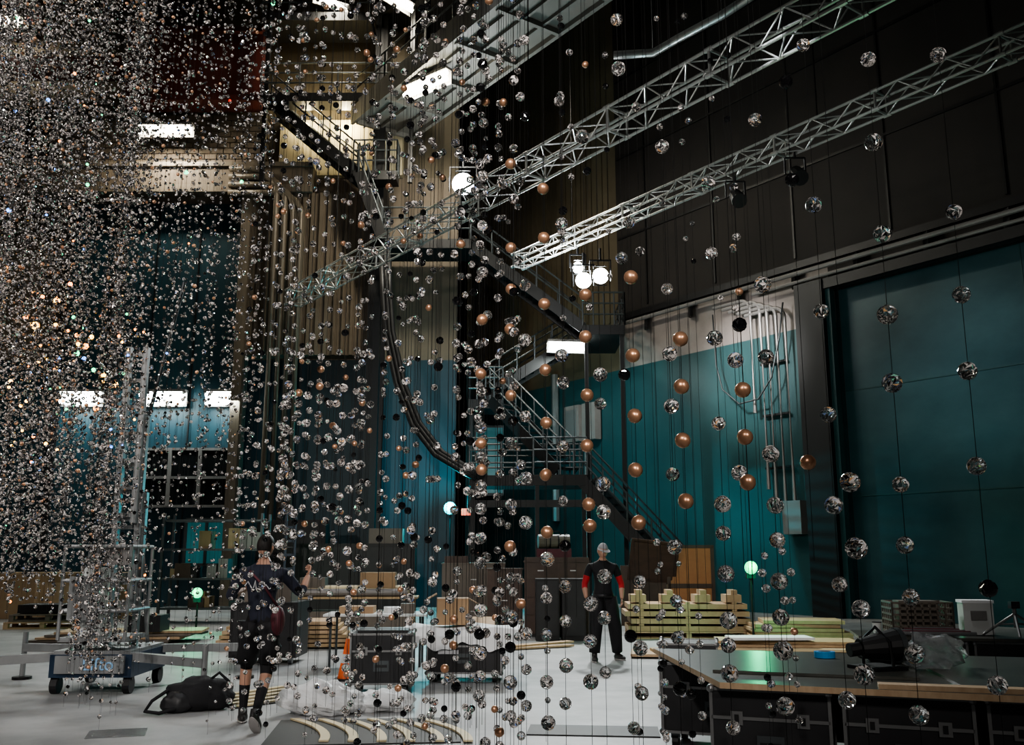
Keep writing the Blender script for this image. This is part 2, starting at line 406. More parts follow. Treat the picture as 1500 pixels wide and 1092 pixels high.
def flood(loc,rz,tilt,r=.28,two=False):
    e=empty('flood_light',loc,rz)
    m=MB(); R=Matrix.Rotation(tilt,3,'X')
    def hd(ox,oz=0):
        c=Vector((ox,0,oz)); f=R@Vector((0,-1,0))
        m.tube(c-f*.3,c,r*.55,'dark_metal',16,r); 
        m.tube(c+f*.01,c+f*.02,r*.92,'flood_lens',20)
        for a in range(4):
            an=a*math.pi/2; dx=Vector((math.cos(an),0,math.sin(an)))*r*1.05
            m.box(c+dx*1.12+f*.08,(.02 if a%2==0 else r*1.3,.2,.02 if a%2 else r*1.3),'dark_metal',R)
        m.beam(c+Vector((-r-.05,0,0)),c+Vector((-r-.05,0,r+.2)),.03,.05,'dark_metal'); m.beam(c+Vector((r+.05,0,0)),c+Vector((r+.05,0,r+.2)),.03,.05,'dark_metal')
        m.beam(c+Vector((-r-.06,0,r+.2)),c+Vector((r+.06,0,r+.2)),.04,.04,'dark_metal')
        m.tube(c+Vector((0,0,r+.2)),c+Vector((0,0,.75)),.03,'dark_metal')
    if two: hd(-.24,.0); hd(.2,.12)
    else: hd(0)
    m.build('lamp_head',parent=e)
def spot(name,loc,target,power,size=60,blend=.6,col=(1,1,1),r=.3):
    ld=bpy.data.lights.new(name,'SPOT'); ld.energy=power; ld.spot_size=math.radians(size); ld.spot_blend=blend; ld.color=col; ld.shadow_soft_size=r
    o=bpy.data.objects.new(name,ld); COL.objects.link(o); o.location=loc
    o.rotation_euler=(Vector(target)-Vector(loc)).to_track_quat('-Z','Y').to_euler(); return o
flood((2.1,23.4,8.6),0,.25,.22,two=True)
flood((1.75,23.9,9.1),0,.15,.16)
flood((-1.52,27.4,12.9),0,.3,.36)
spot('flood_beam',(2.3,23.0,8.5),(1,13,0),3000,80,.9,(.94,1,1))
spot('flood_beam_wall',(2.6,22.8,8.6),(7.2,27.0,7.0),3400,44,1.,(1,.98,.95))
spot('flood_beam_high',(-1.5,26.9,12.8),(-1,14,0),2600,90,.9,(.95,1,1))
plight('flood_spill',(-1.5,27.2,13.2),420,(.95,1,.95),.4)
plight('flood_spill',(1.0,23.5,8.9),320,(.95,1,1),.2)
spot('door_wash',(4.0,13,9.5),(10.9,21.9,6.0),3000,26,1.,(.9,.97,1),.6)
spot('truss_wash',(-2,12,3.5),(4,17,9.6),900,55,1.,(.95,1,1),.5)  # added spot without a fixture, brightens the trusses
spot('house_light',(0,9,20),(.3,12,0),3600,46,.9,(.95,.98,1),1.)
spot('house_light_left',(-9,12,20),(-8,18,0),1300,70,.9,(.95,.98,1),1.)
spot('house_light_back',(-1,21,19),(1,20,0),1900,50,.9,(.95,.98,1),1.)
spot('bead_fill',(-1.5,-4,6.5),(-2.2,8,4.4),4200,64,.8,(1,.94,.89),.3)  # unseen lamp added behind the camera to light the bead curtain
spot('bead_fill_left',(-12,2,8),(-5.5,11,5.5),4000,60,.8,(1,.95,.90),.25)  # added fill without a fixture, lifts the dense left beads
spot('bead_fill_right',(4,-3,5.5),(1.2,4,2.3),700,46,.8,(1,.95,.90),.2)  # added fill without a fixture, for the near beads on the right

for x,y in((4.7,18.6),(5.6,17.4),(9.2,12.0)):
    e=empty('stage_spotlight',(x,y,9.03)); m=MB()
    m.tube((0,0,0),(0,-.3,-.25),.13,'black_paint',12,.16); m.beam((-.2,0,.3),(-.2,0,-.05),.03,.04,'black_paint'); m.beam((.2,0,.3),(.2,0,-.05),.03,.04,'black_paint'); m.beam((-.2,0,.3),(.2,0,.3),.03,.03,'black_paint'); m.tube((0,0,.3),(0,0,.42),.03,'black_paint')
    m.build('lamp_body',parent=e)

def beacon(loc,k,col,e,h,r=.085):
    em=empty('beacon_light',loc); m=MB()
    m.box((0,.05,-.12),(.16,.12,.1),'dark_metal'); m.tube((0,.05,-.1),(0,.05,-h),.02,'dark_metal'); m.box((0,.05,-h+.02),(.4,.4,.04),'dark_metal')
    m.ball((0,0,.02),r,k,12,8); m.build('lamp_post',parent=em); plight('glow',(loc[0],loc[1]-.25,loc[2]+.1),e,col,.1)
beacon((4.35,17.4,1.35),'green_glow',(.03,1,.4),60,1.35,.12)
beacon((-1.85,28.2,2.95),'cyan_glow',(.03,.85,1),500,2.95,.19)
beacon((-6.55,20,.8),'green_glow',(.03,1,.4),40,.8,.11)
m=MB(); m.bb(-1.5,-1.15,28.0,28.06,2.75,2.95,'red_glow'); m.tube((-1.32,28.05,2.9),(-1.32,28.05,3.55),.02,'dark_metal'); m.build('exit_sign')
m=MB(); m.box((0,0,0),(.5,.05,.5),'white_plastic'); m.box((0,-.03,.12),(.46,.03,.2),'red_sign'); m.build('wall_sign',(-16.4,29.1,19.5))
m=MB(); m.box((0,0,0),(.12,.06,.12),'dark_metal'); m.ball((0,-.04,0),.05,'red_glow',8,6); m.build('indicator_lamp',(-9.3,28.6,16.3))

# ---------------------------------------------------------------- crystals
def faceted(seg,ring):
    vs=[(0,0,1.)]
    for i in range(1,ring):
        th=math.pi*i/ring
        for j in range(seg):
            ph=2*math.pi*(j+(i%2)*.5)/seg; vs.append((math.sin(th)*math.cos(ph),math.sin(th)*math.sin(ph),math.cos(th)))
    vs.append((0,0,-1.)); fs=[]
    for j in range(seg): fs.append((0,1+j,1+(j+1)%seg))
    for i in range(ring-2):
        a=1+i*seg;b=a+seg
        for j in range(seg):
            j2=(j+1)%seg
            if (i+1)%2: fs.append((a+j,b+j,a+j2)); fs.append((a+j2,b+j,b+j2))
            else: fs.append((a+j,b+j,b+j2)); fs.append((a+j,b+j2,a+j2))
    n=len(vs)-1; a=1+(ring-2)*seg
    for j in range(seg): fs.append((n,a+(j+1)%seg,a+j))
    return np.array(vs),np.array(fs)
CM=['crystal_clear','crystal_highlight','crystal_dark','crystal_copper','crystal_black','wire','facet_gold','facet_blue','facet_green','glint_gold','glint_blue','glint_orange','glint_green']
def rotm(n):
    q=rng.normal(size=(n,4)); q/=np.linalg.norm(q,axis=1)[:,None]; w,x,y,z=q.T
    return np.stack([np.stack([1-2*(y*y+z*z),2*(x*y-z*w),2*(x*z+y*w)],-1),np.stack([2*(x*y+z*w),1-2*(x*x+z*z),2*(y*z-x*w)],-1),np.stack([2*(x*z-y*w),2*(y*z+x*w),1-2*(x*x+y*y)],-1)],1)
def crystal_mesh(name,P,R,kinds,strings,seg,ring,pb,parent,pdk=.1,pc=.012):
    tv,tf=faceted(seg,ring); n=len(P)
    V=np.einsum('nij,vj->nvi',rotm(n),tv)*R[:,None,None]+P[:,None,:]
    F=(tf[None]+ (np.arange(n)*len(tv))[:,None,None])
    # painted highlights: the share of pale facets varies from bead to bead
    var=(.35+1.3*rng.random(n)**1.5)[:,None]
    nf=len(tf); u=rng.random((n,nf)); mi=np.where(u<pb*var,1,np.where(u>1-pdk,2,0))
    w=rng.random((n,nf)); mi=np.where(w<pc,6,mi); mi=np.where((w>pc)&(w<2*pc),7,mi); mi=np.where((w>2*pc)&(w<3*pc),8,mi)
    mi=np.where((kinds==1)[:,None],3,mi); mi=np.where((kinds==2)[:,None],4,mi)
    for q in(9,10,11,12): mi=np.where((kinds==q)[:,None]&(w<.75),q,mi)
    V=V.reshape(-1,3);F=F.reshape(-1,3);mi=mi.reshape(-1)
    sv=[];sf=[];o=len(V)
    for x,y,z0,z1,r in strings:
        b=o+len(sv)
        for z in(z0,z1):
            for k in range(3): sv.append((x+r*math.cos(2.09*k+.5),y+r*math.sin(2.09*k+.5),z))
        for k in range(3):
            k2=(k+1)%3; sf.append((b+k,b+k2,b+3+k2)); sf.append((b+k,b+3+k2,b+3+k))
    V=np.vstack([V,np.array(sv)]);F=np.vstack([F,np.array(sf)]);mi=np.concatenate([mi,np.full(len(sf),5)])
    me=bpy.data.meshes.new(name); me.vertices.add(len(V)); me.vertices.foreach_set('co',V.ravel())
    me.loops.add(F.size); me.loops.foreach_set('vertex_index',F.ravel().astype(np.int32))
    me.polygons.add(len(F)); me.polygons.foreach_set('loop_start',np.arange(0,F.size,3,dtype=np.int32)); 
    for k in CM: me.materials.append(M[k])
    me.polygons.foreach_set('material_index',mi.astype(np.int32))
    me.polygons.foreach_set('use_smooth',(mi==3))
    me.update(calc_edges=True); me.validate()
    ob=bpy.data.objects.new(name,me); COL.objects.link(ob); ob.parent=parent; return ob
curtain=empty('hanging_crystal_curtain',(0,0,0))
TOP=12.6
T=[(1.442,2.90,'c3.26 c2.70 c2.42 c2.17 c1.87 b1.50 c1.22'),(1.242,3.00,'c3.30 c2.99 c2.66 c2.38 c2.15 c1.82 c1.63 c1.47 c1.30 c1.12'),
(1.126,3.30,'c3.53 c2.88 c2.47 c2.09 c1.77 c1.50 c1.12'),(1.077,3.40,'b3.02 b3.43 k1.93'),(0.918,3.30,'c3.22 c2.57 c2.30 c1.95 c1.77 c1.65 c1.51 c1.39 c1.28 c1.10'),
(1.047,2.90,'c1.82 c1.62 c1.44 c1.25'),(0.804,3.60,'c3.09 c2.79 c2.44 c2.10 c1.79 c1.68 c1.53 c1.36 c1.27 c1.17 c0.98'),(0.828,3.30,'b2.42 k2.18 k2.01 k1.85'),
(.627,3.4,'k2.39 k2.21 k2.01 k1.79'),(.85,3.5,'c1.90 c2.33'),(.652,3.8,'c3.34 c2.7 c2.42 c2.2 c1.92 c1.63 c1.42 c1.28 b1.09'),
(.478,3.6,'c2.92 k2.69 k2.37 k2.13 k1.92 k1.72 c1.5 c1.26 c1.1'),(.492,4.0,'c3.82 c4.07 b2.37 c2.9 b1.27 c.91'),
(.325,4.0,'c3.48 k2.73 k2.54 k2.28 k2.06 k1.81 k1.72 c1.4 c1.25 c1.09'),(.389,4.05,'c2.38 c2.25 c1.9 c1.78 c1.51 c1.34 c1.12'),
(.155,4.3,'k3.35 k3.1 k2.77 k2.45 k2.2 k1.96 k1.7 c1.58 c1.41 c1.25 c1.05 c.88'),(-.007,4.6,'k3.61 k3.15 k2.93 k2.72 k2.38 c2.14 c1.84 k1.64 c1.49 c1.31 b1.17 c1.01 c.86'),
(.236,4.3,'c3.81 c3.17 c2.52 c2.39 c2.09 c1.84 b1.64 c1.46 c1.31 c1.12 c.96'),(.066,4.5,'c4.26 b3.83 c2.92 c2.64 c2.26 c1.96 c1.75 c1.24 c1.08 c.92'),
(-.153,4.6,'b4.18 c3.84 c3.54 c3.27 c3.02 k2.77 k2.49 c2.4 c2.22 k2.14 c2.07 k2.01 c1.93 c1.82 c1.68 c1.56 c1.43 c1.34 b1.23 c1.14 c1.04 c.95')]
P=[];Rr=[];K=[];ST=[]
for x,y,t in T:
    zs=[]
    for w in t.split():
        z=float(w[1:]); zs.append(z); P.append((x+random.uniform(-.004,.004),y,z)); k={'c':0,'k':1,'b':2}[w[0]]; K.append(k)
        Rr.append(random.uniform(.025,.034) if k==0 else (.029 if k==1 else .027))
    ST.append((x,y,min(zs)-.35,TOP,.0013))
for i in range(26):
    y=random.uniform(4.6,6.4); x=random.uniform(-.18,.30)*y; z=random.uniform(.55,.8); 
    z1=z
    while z<random.uniform(1.35,1.7):
        P.append((x,y,z)); K.append(random.choices((0,1,2),(.80,.09,.11))[0]); Rr.append(random.uniform(.018,.026)); z+=random.uniform(.14,.3)
    ST.append((x,y,z1-.1,TOP,.0013))
crystal_mesh('crystals_near',np.array(P),np.array(Rr),np.array(K),ST,12,8,.15,curtain,.06,.008)
P=[];Rr=[];K=[];ST=[]
for i in range(84):
    f=i/83+random.uniform(-.03,.03); k=-.29+.30*f; y=7.8-2.9*f+random.uniform(-.7,.9); x=k*y
    z=random.uniform(.35,.9); z0=z
    while z<1.6+y*.66:
        if random.random()<.76:
            P.append((x,y,z)); K.append(random.choices((0,1,2),(.855,.045,.10))[0]); Rr.append(random.uniform(.018,.028))
        z+=random.choice((.11,.15,.2,.28,.36))*(1.+.35*f)
    ST.append((x,y,z0-.1,TOP,.0014))
for i in range(20):
    y=random.uniform(5.8,7.6); k=random.uniform(-.29,-.15); x=k*y; z=1.6+y*random.uniform(-.02,.06); z0=z
    while z<1.6+y*random.uniform(.16,.24):
        P.append((x,y,z)); K.append(0 if random.random()<.96 else 1); Rr.append(random.uniform(.024,.032)); z+=random.uniform(.13,.3)
    ST.append((x,y,z0-.1,TOP,.0014))
for i in range(22):
    y=random.uniform(4.6,7.5); k=random.uniform(-.12,.26); x=k*y; z=1.6+y*random.uniform(.25,.4)
    while z<1.6+y*.66:
        P.append((x,y,z)); K.append(random.choices((0,1,2),(.6,.05,.35))[0]); Rr.append(random.uniform(.02,.028)); z+=random.uniform(.25,.9)
    ST.append((x,y,1.2,TOP,.0014))
crystal_mesh('crystals_middle',np.array(P),np.array(Rr),np.array(K),ST,8,6,.20,curtain,.10,.006)
P=[];Rr=[];K=[];ST=[]
cl=[-.575,-.56,-.535,-.52,-.50,-.475,-.44,-.43,-.42]
for i in range(540):
    f=random.random()**1.4
    k=-.60+.33*f
    if random.random()<.35: k=random.choice(cl)+random.gauss(0,.006); f=(k+.6)/.33
    y=random.uniform(8.2,13.0)-1.0*f; x=k*y
    if k<-.46: zb=1.6-.03*y-random.uniform(-.6,.25)
    elif k<-.38: zb=random.uniform(.3,1.0)
    else: zb=random.choice((.6,1.2,2.4,3.2))+random.uniform(-.3,.3)
    z=zb
    dens=.085+.14*f
    while z<1.6+y*.68:
        kk=random.choices((0,1,2),(.95,.03,.02))[0]
        s_=(z-1.6)/y
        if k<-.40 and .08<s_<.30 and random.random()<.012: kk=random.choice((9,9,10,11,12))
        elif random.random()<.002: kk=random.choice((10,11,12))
        P.append((x+random.uniform(-.01,.01),y,z)); K.append(kk); Rr.append(random.uniform(.010,.021))
        z+=random.uniform(.5,1.7)*dens
    ST.append((x,y,zb-.1,TOP,.0009))
for x,y,z,kk,r in((-5.19,9.9,4.05,9,.045),(-4.27,9.9,3.4,9,.036),(-4.98,9.9,4.33,9,.034),(-4.45,9.9,3.14,11,.032),(-4.62,9.9,3.82,11,.034),(-4.66,9.8,3.72,12,.03),(-4.58,9.8,3.66,10,.026),(-5.25,9.8,4.12,11,.026),(-4.4,9.9,3.5,9,.026),(-5.5,9.7,5.3,10,.026),(-4.52,9.8,3.9,9,.025)):  # hand-placed sparkle beads, glowing in place of refracted light
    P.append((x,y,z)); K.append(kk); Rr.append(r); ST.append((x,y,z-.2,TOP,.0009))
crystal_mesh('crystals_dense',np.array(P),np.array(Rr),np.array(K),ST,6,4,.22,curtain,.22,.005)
m=MB()
for y in range(2,17,2): m.tube((-11,y,TOP+.05),(3,y,TOP+.05),.025,'black_paint',6)
for x in range(-11,4,2): m.tube((x,2,TOP+.1),(x,16,TOP+.1),.025,'black_paint',6)
for x,y in((-11,2),(3,2),(-11,16),(3,16)): m.tube((x,y,TOP),(x,y,H-.05),.02,'black_paint',6)
m.build('rigging_grid')

# ---------------------------------------------------------------- road cases
def case(m,cx,cy,w,d,h,z0=.12,rz=0.,top=None):
    R=Matrix.Rotation(rz,4,'Z'); old=m.X; m.X=old@Matrix.Translation((cx,cy,0))@R
    m.box((0,0,z0+h/2),(w,d,h),'case_panel')
    e=.022
    for x in(-1,1):
        for y in(-1,1): m.box((x*w/2,y*d/2,z0+h/2),(e,e,h),'case_edge')
    for z in(z0,z0+h*.66,z0+h):
        for y in(-1,1): m.box((0,y*d/2,z),(w,e,e),'case_edge')
        for x in(-1,1): m.box((x*w/2,0,z),(e,d,e),'case_edge')
    for y in(-1,1):
        for x in(-.28,.28):
            m.box((x*w,y*(d/2+.008),z0+h*.66),(.08,.012,.09),'case_edge'); m.box((x*w,y*(d/2+.016),z0+h*.66),(.03,.01,.05),'black_paint')
        m.box((0,y*(d/2+.006),z0+h*.36),(.18,.012,.12),'rail_metal'); m.box((0,y*(d/2+.014),z0+h*.36),(.14,.014,.03),'black_paint')
    for x in(-1,1):
        for y in(-1,1):
            for z in(z0,z0+h): m.ball((x*w/2,y*d/2,z),.03,'case_edge',8,6)
            px,py=x*(w/2-.09),y*(d/2-.09); m.tube((px-.025,py,.055),(px+.025,py,.055),.055,'black_paint',12); m.box((px,py,.1),(.07,.06,.04),'rail_metal')
    m.X=old
m=MB(); case(m,0,0,.72,.6,.56); m.box((0,.05,.70),(.6,.4,.03),'case_panel'); m.build('road_case',(-1.55,11.7,0),.06)
m=MB(); case(m,0,0,.95,.65,.50); m.box((-.2,-.345,.38),(.26,.01,.05),'white_print')
def zf(x,y): return .67+.02*math.sin(7*x+3*y)
m.grid(-.80,.70,-.36,.55,zf,'white_cloth',20,10)
vs=[];fs=[]
for i in range(41):
    x=-.80+1.50*i/40; w=.03*math.sin(i*1.3); 
    vs+=[(x,-.36,zf(x,-.36)),(x,-.40+w*.3,.58),(x,-.405+w*.4,.45+.05*math.sin(i*.35)+.02*math.sin(i))]
for i in range(40):
    for j in(0,1): a=i*3+j; fs.append((a,a+1,a+4,a+3))
m.add(vs,fs,'white_cloth')
m.build('road_case',(-.6,12.75,0),-.04)
m=MB(); case(m,0,0,.62,.6,.52); m.build('road_case',(1.98,10.9,0),-.2)
m=MB(); m.bb(-.21,.21,-.2,.2,0,.34,'cardboard'); m.bb(-.21,.21,-.02,.02,.34,.344,'pine')
m.box((-.28,0,.36),(.16,.4,.01),'cardboard',Matrix.Rotation(-.5,3,'Y')); m.box((.28,0,.30),(.16,.4,.01),'cardboard',Matrix.Rotation(.5,3,'Y'))
m.build('cardboard_box',(-.8,12.95,.69),.1)
m=MB()
m.bb(-.75,.75,-.4,.4,.72,.75,'white_plastic')
for x in(-.65,.65):
    for y in(-.3,.3): m.tube((x,y,.73),(x,y,0),.018,'rail_metal')
m.box((-.3,0,.80),(.5,.4,.1),'cardboard'); m.box((.3,.1,.79),(.4,.3,.08),'white_cloth',Matrix.Rotation(.3,3,'Z')); m.box((.45,-.1,.82),(.2,.2,.14),'grey_brown')
m.build('folding_table',(-2.0,14.4,0),.03)
m=MB(); m.box((0,0,.015),(.3,.3,.03),'black_paint'); m.tube((0,0,.03),(0,0,.52),.12,'orange_plastic',20,.022)
m.tube((0,0,.22),(0,0,.33),.083,'white_plastic',20,.062); m.build('traffic_cone',(-2.15,12.7,0))

# ---------------------------------------------------------------- work table (right foreground)
tb=empty('work_table',(0,0,0))
m=MB()
top=[(1.41,6.64),(3.14,6.0),(5.6,5.2),(6.4,7.4),(4.8,8.1),(1.31,9.0)]
vs=[(x,y,.71) for x,y in top]+[(x,y,.75) for x,y in top]; n=6
m.add(vs,[tuple(range(n-1,-1,-1)),tuple(range(n,2*n))],'board_top')
m.add(vs,[(i,(i+1)%n,n+(i+1)%n,n+i) for i in range(n)],'pine')
m.box((2.3,7.4,.762),(1.4,1.0,.02),'board_top',Matrix.Rotation(-.34,3,'Z'))
m.box((3.6,6.7,.76),(1.2,1.1,.02),'board_top',Matrix.Rotation(-.2,3,'Z'))
m.box((3.1,6.15,.765),(1.5,.12,.03),'pine',Matrix.Rotation(-.3,3,'Z'))
m.build('board',parent=tb)
m=MB()
a=math.atan2(-.64,1.73)
for i in range(5):
    cx=1.85+i*.82; cy=6.95-i*.82*.35
    case(m,cx,cy,.78,.6,.55,.14,a)
for i in range(4): case(m,1.8+i*1.0,8.45-i*.3,.9,.6,.55,.14,a)
m.build('cases',parent=tb)

def crumple(name,loc,rad,k='film',seed=1,seg=28,ring=18,amp=.35,smooth=False):
    from mathutils import noise
    m=MB()
    def fn(p):
        n=noise.noise(p*9/max(rad)*.25+Vector((seed,0,0)))+.6*noise.noise(p*22/max(rad)*.25+Vector((0,seed,0)))
        q=p*(1+amp*n); q.z=max(q.z,-rad[2]*.75); return q
    m.ball((0,0,rad[2]*.75),rad,k,seg,ring,fn); return m.build(name,loc,smooth=smooth)
crumple('plastic_bag',(3.12,7.25,.775),(.20,.15,.14),seed=2)
crumple('plastic_bag',(3.3,7.5,.775),(.18,.14,.12),seed=5)
crumple('plastic_bag',(2.95,7.65,.775),(.18,.14,.12),'dark_metal',seed=6)
m=MB(); m.tube((-.16,0,.15),(.12,-.06,.17),.07,'black_paint',16,.12); m.tube((.12,-.06,.17),(.16,-.07,.173),.125,'rail_metal',16); m.tube((-.24,.02,.14),(-.16,0,.15),.05,'black_paint',12)
m.path([(0,.14,.02),(.0,.14,.2),(0,0,.30),(0,-.14,.2),(0,-.16,.02)],.012,'black_paint',6); m.box((0,0,.012),(.3,.3,.024),'black_paint'); m.build('stage_lamp',(2.70,7.2,.773),.4)
m=MB(); m.tube((0,0,0),(0,0,.05),.085,'blue_tape',24); m.tube((0,0,.05),(0,0,.052),.05,'black_paint',16); m.build('tape_roll',(2.62,8.15,.755))
m=MB(); 
for i in range(3): case(m,i*1.05,-i*.25,1.0,.7,.58,.12,-.24)
m.box((1.1,-.25,.735),(3.4,.9,.03),'board_top',Matrix.Rotation(-.24,3,'Z'))
m.build('road_case',(4.35,10.6,0))
def crate(name,loc,rz,w,d,h,k):
    m=MB(); e=.02
    m.bb(-w/2,w/2,-d/2,d/2,0,e,k)
    for z in np.linspace(e,h,6):
        for y in(-1,1): m.box((0,y*d/2,z),(w,e,e),k)
        for x in(-1,1): m.box((x*w/2,0,z),(e,d,e),k)
    for y in(-1,1):
        for x in np.linspace(-w/2,w/2,9): m.box((x,y*d/2,h/2),(e,e,h),k)
    for x in(-1,1):
        for y in np.linspace(-d/2,d/2,6): m.box((x*w/2,y,h/2),(e,e,h),k)
    m.bb(-w*.35,w*.3,-d*.3,d*.3,e,h*1.05,'grey_brown')
    return m.build(name,loc,rz)
crate('storage_crate',(4.45,10.6,.76),-.15,.62,.45,.33,'grey_brown')
m=MB(); m.bb(-.15,.15,-.12,.12,0,.33,'white_plastic'); m.bb(-.16,.16,-.13,.13,.33,.36,'white_cloth'); m.box((0,-.125,.2),(.16,.01,.1),'pipe_grey'); m.build('white_carton',(5.02,10.45,.76),-.2)
m=MB()
for i in range(3):
    an=2.1*i+.3; m.tube((0,0,.24),(.38*math.cos(an),.22*math.sin(an),.02),.014,'case_edge'); m.tube((0,0,.14),(.19*math.cos(an),.11*math.sin(an),.13),.01,'case_edge')
m.tube((0,0,.1),(0,0,.30),.02,'case_edge'); m.box((0,0,.33),(.09,.07,.07),'black_paint'); m.build('lighting_stand',(5.2,9.98,0.76))
m=MB(); m.box((0,0,.7),(1.4,.9,.04),'white_plastic',Matrix.Rotation(.1,3,'Y'))
for x in(-.6,.6):
    for y in(-.35,.35): m.tube((x,y,.68),(x,y,0),.025,'rail_metal')
m.tube((-.8,-.5,.72),(.8,-.5,.80),.018,'maroon'); m.tube((-.8,-.42,.68),(.8,-.42,.76),.018,'aluminium'); m.build('folding_table',(5.9,9.0,.0),-.25)
m=MB()
for i in range(5): m.tube((-.5+.1*i,-.1+.03*i,.03+.01*i),(.5-.05*i,-.05+.02*i,.03+.01*i),.02,'maroon' if i%2 else 'case_edge')
m.build('pipe_bundle',(4.35,10.22,.76),-.2)
m=MB(); m.tube((0,0,0),(0,0,.11),.04,'white_plastic',16,.048); m.tube((0,0,.11),(0,0,.12),.05,'black_paint',16); m.build('coffee_cup',(4.0,10.6,.76))

# ---------------------------------------------------------------- lumber stacks
def pallet(m,cx,cy,z,w,d,h=.14,k='pine'):
    for y in np.linspace(-d/2+.05,d/2-.05,6): m.box((cx,cy+y,z+h-.012),(w,.1,.022),k); m.box((cx,cy+y,z+.012),(w,.1,.022),k)
    for x in(-w/2+.05,0,w/2-.05):
        for y in(-d/2+.06,0,d/2-.06): m.box((cx+x,cy+y,z+h/2),(.1,.12,h-.045),k)
        m.box((cx+x,cy,z+h-.035),(.1,d,.02),k)
m=MB()
pallet(m,0,0,0,2.3,1.2); z=.14
for i in range(4):
    m.box((random.uniform(-.05,.05),0,z+.05),(2.4-.1*(i%2),1.1,.095),'pine'); z+=.1
    for x in(-.9,0,.9): m.box((x,0,z+.02),(.09,1.1,.035),'pine')
    z+=.04
for x in(-.95,-.35,.3,.9): m.box((x,-.2,z+.06),(.3,.6,.14),'pine'); m.box((x+.02,-.2,z+.17),(.12,.5,.10),'pine')
m.build('lumber_stack',(3.45,19.3,0),-.05)
m=MB(); pallet(m,0,0,0,1.8,1.1)
for i in range(4): m.box((random.uniform(-.08,.08),random.uniform(-.05,.05),.17+i*.07),(1.75-.1*i,.9,.06),'pine',Matrix.Rotation(random.uniform(-.06,.06),3,'Z'))
m.build('lumber_stack',(5.35,18.2,0),-.1)
m=MB()
for i in range(5): m.box((.2*i-.3,.1*i,.05+i*.045),(3.4-.3*i,.8,.04),['pine','plywood','cream_strip'][i%3],Matrix.Rotation(random.uniform(-.12,.12),3,'Z'))
m.box((.2,.1,.3),(1.3,.5,.04),'white_cloth',Matrix.Rotation(.1,3,'Z')); m.box((-1.3,0,.04),(.3,.3,.08),'pine')
m.build('board_stack',(3.9,15.4,0),-.08)
m=MB(); m.bb(0,1.0,0,.8,0,1.75,'orange_wood'); m.bb(-1.1,-.05,.05,.7,0,1.35,'dark_wood')
for x in(0,1.0): m.bb(x-.04,x+.04,-.03,.0,0,1.8,'dark_wood')
m.bb(-.04,1.04,-.03,.83,1.75,1.82,'dark_wood'); m.bb(.0,1.0,-.03,0,.85,.95,'dark_wood')
m.box((-.35,-.1,1.45),(1.1,.05,1.0),'dark_wood',Matrix.Rotation(.35,3,'X')@Matrix.Rotation(.12,3,'Y')); m.box((-.35,-.14,1.45),(.95,.03,.85),'dark_wood',Matrix.Rotation(.35,3,'X')@Matrix.Rotation(.12,3,'Y'))
m.build('shipping_crate',(3.6,22,0),-.1)
def cabinet(m,x0,x1,y0,y1,h,k,rows=3,cols=2):
    m.bb(x0,x1,y0,y1,.06,h,k); m.bb(x0-.02,x1+.02,y0-.02,y1+.02,h,h+.03,k); m.bb(x0+.03,x1-.03,y0+.03,y1,0,.06,'black_paint')
    w=(x1-x0)/cols; hh=(h-.08)/rows
    for i in range(cols):
        for j in range(rows):
            m.bb(x0+i*w+.02,x0+(i+1)*w-.02,y0-.02,y0,.08+j*hh+.015,.08+(j+1)*hh-.015,k); m.bb(x0+i*w+w/2-.06,x0+i*w+w/2+.06,y0-.04,y0-.02,.08+j*hh+hh/2,.08+j*hh+hh/2+.02,'aluminium')
m=MB(); cabinet(m,0,1.3,0,.6,1.45,'dark_wood',4,2); cabinet(m,-.75,-.05,.1,.6,1.3,'dark_wood',3,1); m.bb(0,1.3,.0,.5,1.48,1.55,'dark_wood'); m.bb(.25,.95,.05,.45,1.5,1.72,'maroon'); m.build('wooden_cabinet',(.25,19.2,0),-.03)
m=MB(); cabinet(m,0,1.35,0,.8,1.4,'grey_brown',2,1); m.box((.3,.3,1.5),(.5,.5,.15),'dark_wood'); m.build('storage_cabinet',(-1.5,20.5,0),.02)
m=MB(); 
for x in(0,.5): m.bb(x,x+.45,0,.5,0,1.15,'black_paint'); m.bb(x+.03,x+.42,-.02,0,.1,1.1,'case_panel')
m.build('equipment_rack',(.45,18.3,0))
m=MB(); m.tube((-.32,0,.14),(.32,0,.14),.14,'grey_brown',16); m.path([(-.15,-.05,.25),(-.1,-.04,.34),(.1,-.04,.34),(.15,-.05,.25)],.012,'black_paint',6); m.tube((-.1,0,.14),(-.07,0,.14),.143,'black_paint',16); m.tube((.07,0,.14),(.1,0,.14),.143,'black_paint',16)
m.build('duffel_bag',(.85,19.4,1.73),.1)
m=MB()
for i in range(6): m.box((0,random.uniform(-.05,.05),.06+i*.075),(2.4-.12*i,1.0,.055),'pine' if i%2 else 'plywood',Matrix.Rotation(random.uniform(-.05,.05),3,'Z'))
m.build('board_stack',(-4.0,17.2,0),.1)
m=MB()
m.bb(-1.4,1.4,-.4,.4,.74,.78,'plywood')
for x in(-1.3,1.3):
    for y in(-.3,.3): m.bb(x-.04,x+.04,y-.04,y+.04,0,.74,'pine')
for i in range(5): m.tube((-1.2,-.25+i*.13,.86+(i%2)*.06),(1.2,-.25+i*.13,.86+(i%2)*.06),.075,['pipe_grey','cream_strip','pipe_grey'][i%3],12)
m.box((.6,0,1.1),(.7,.4,.3),'cardboard'); m.box((-.7,0,1.05),(.5,.4,.2),'grey_brown'); m.bb(-1.3,1.3,-.35,.35,.2,.5,'grey_brown')
m.build('work_bench',(-3.3,19.4,0),.04)
m=MB()
for z in(.3,1.0,1.7,2.4): m.bb(-1.2,1.2,-.35,.35,z,z+.05,'rail_metal')
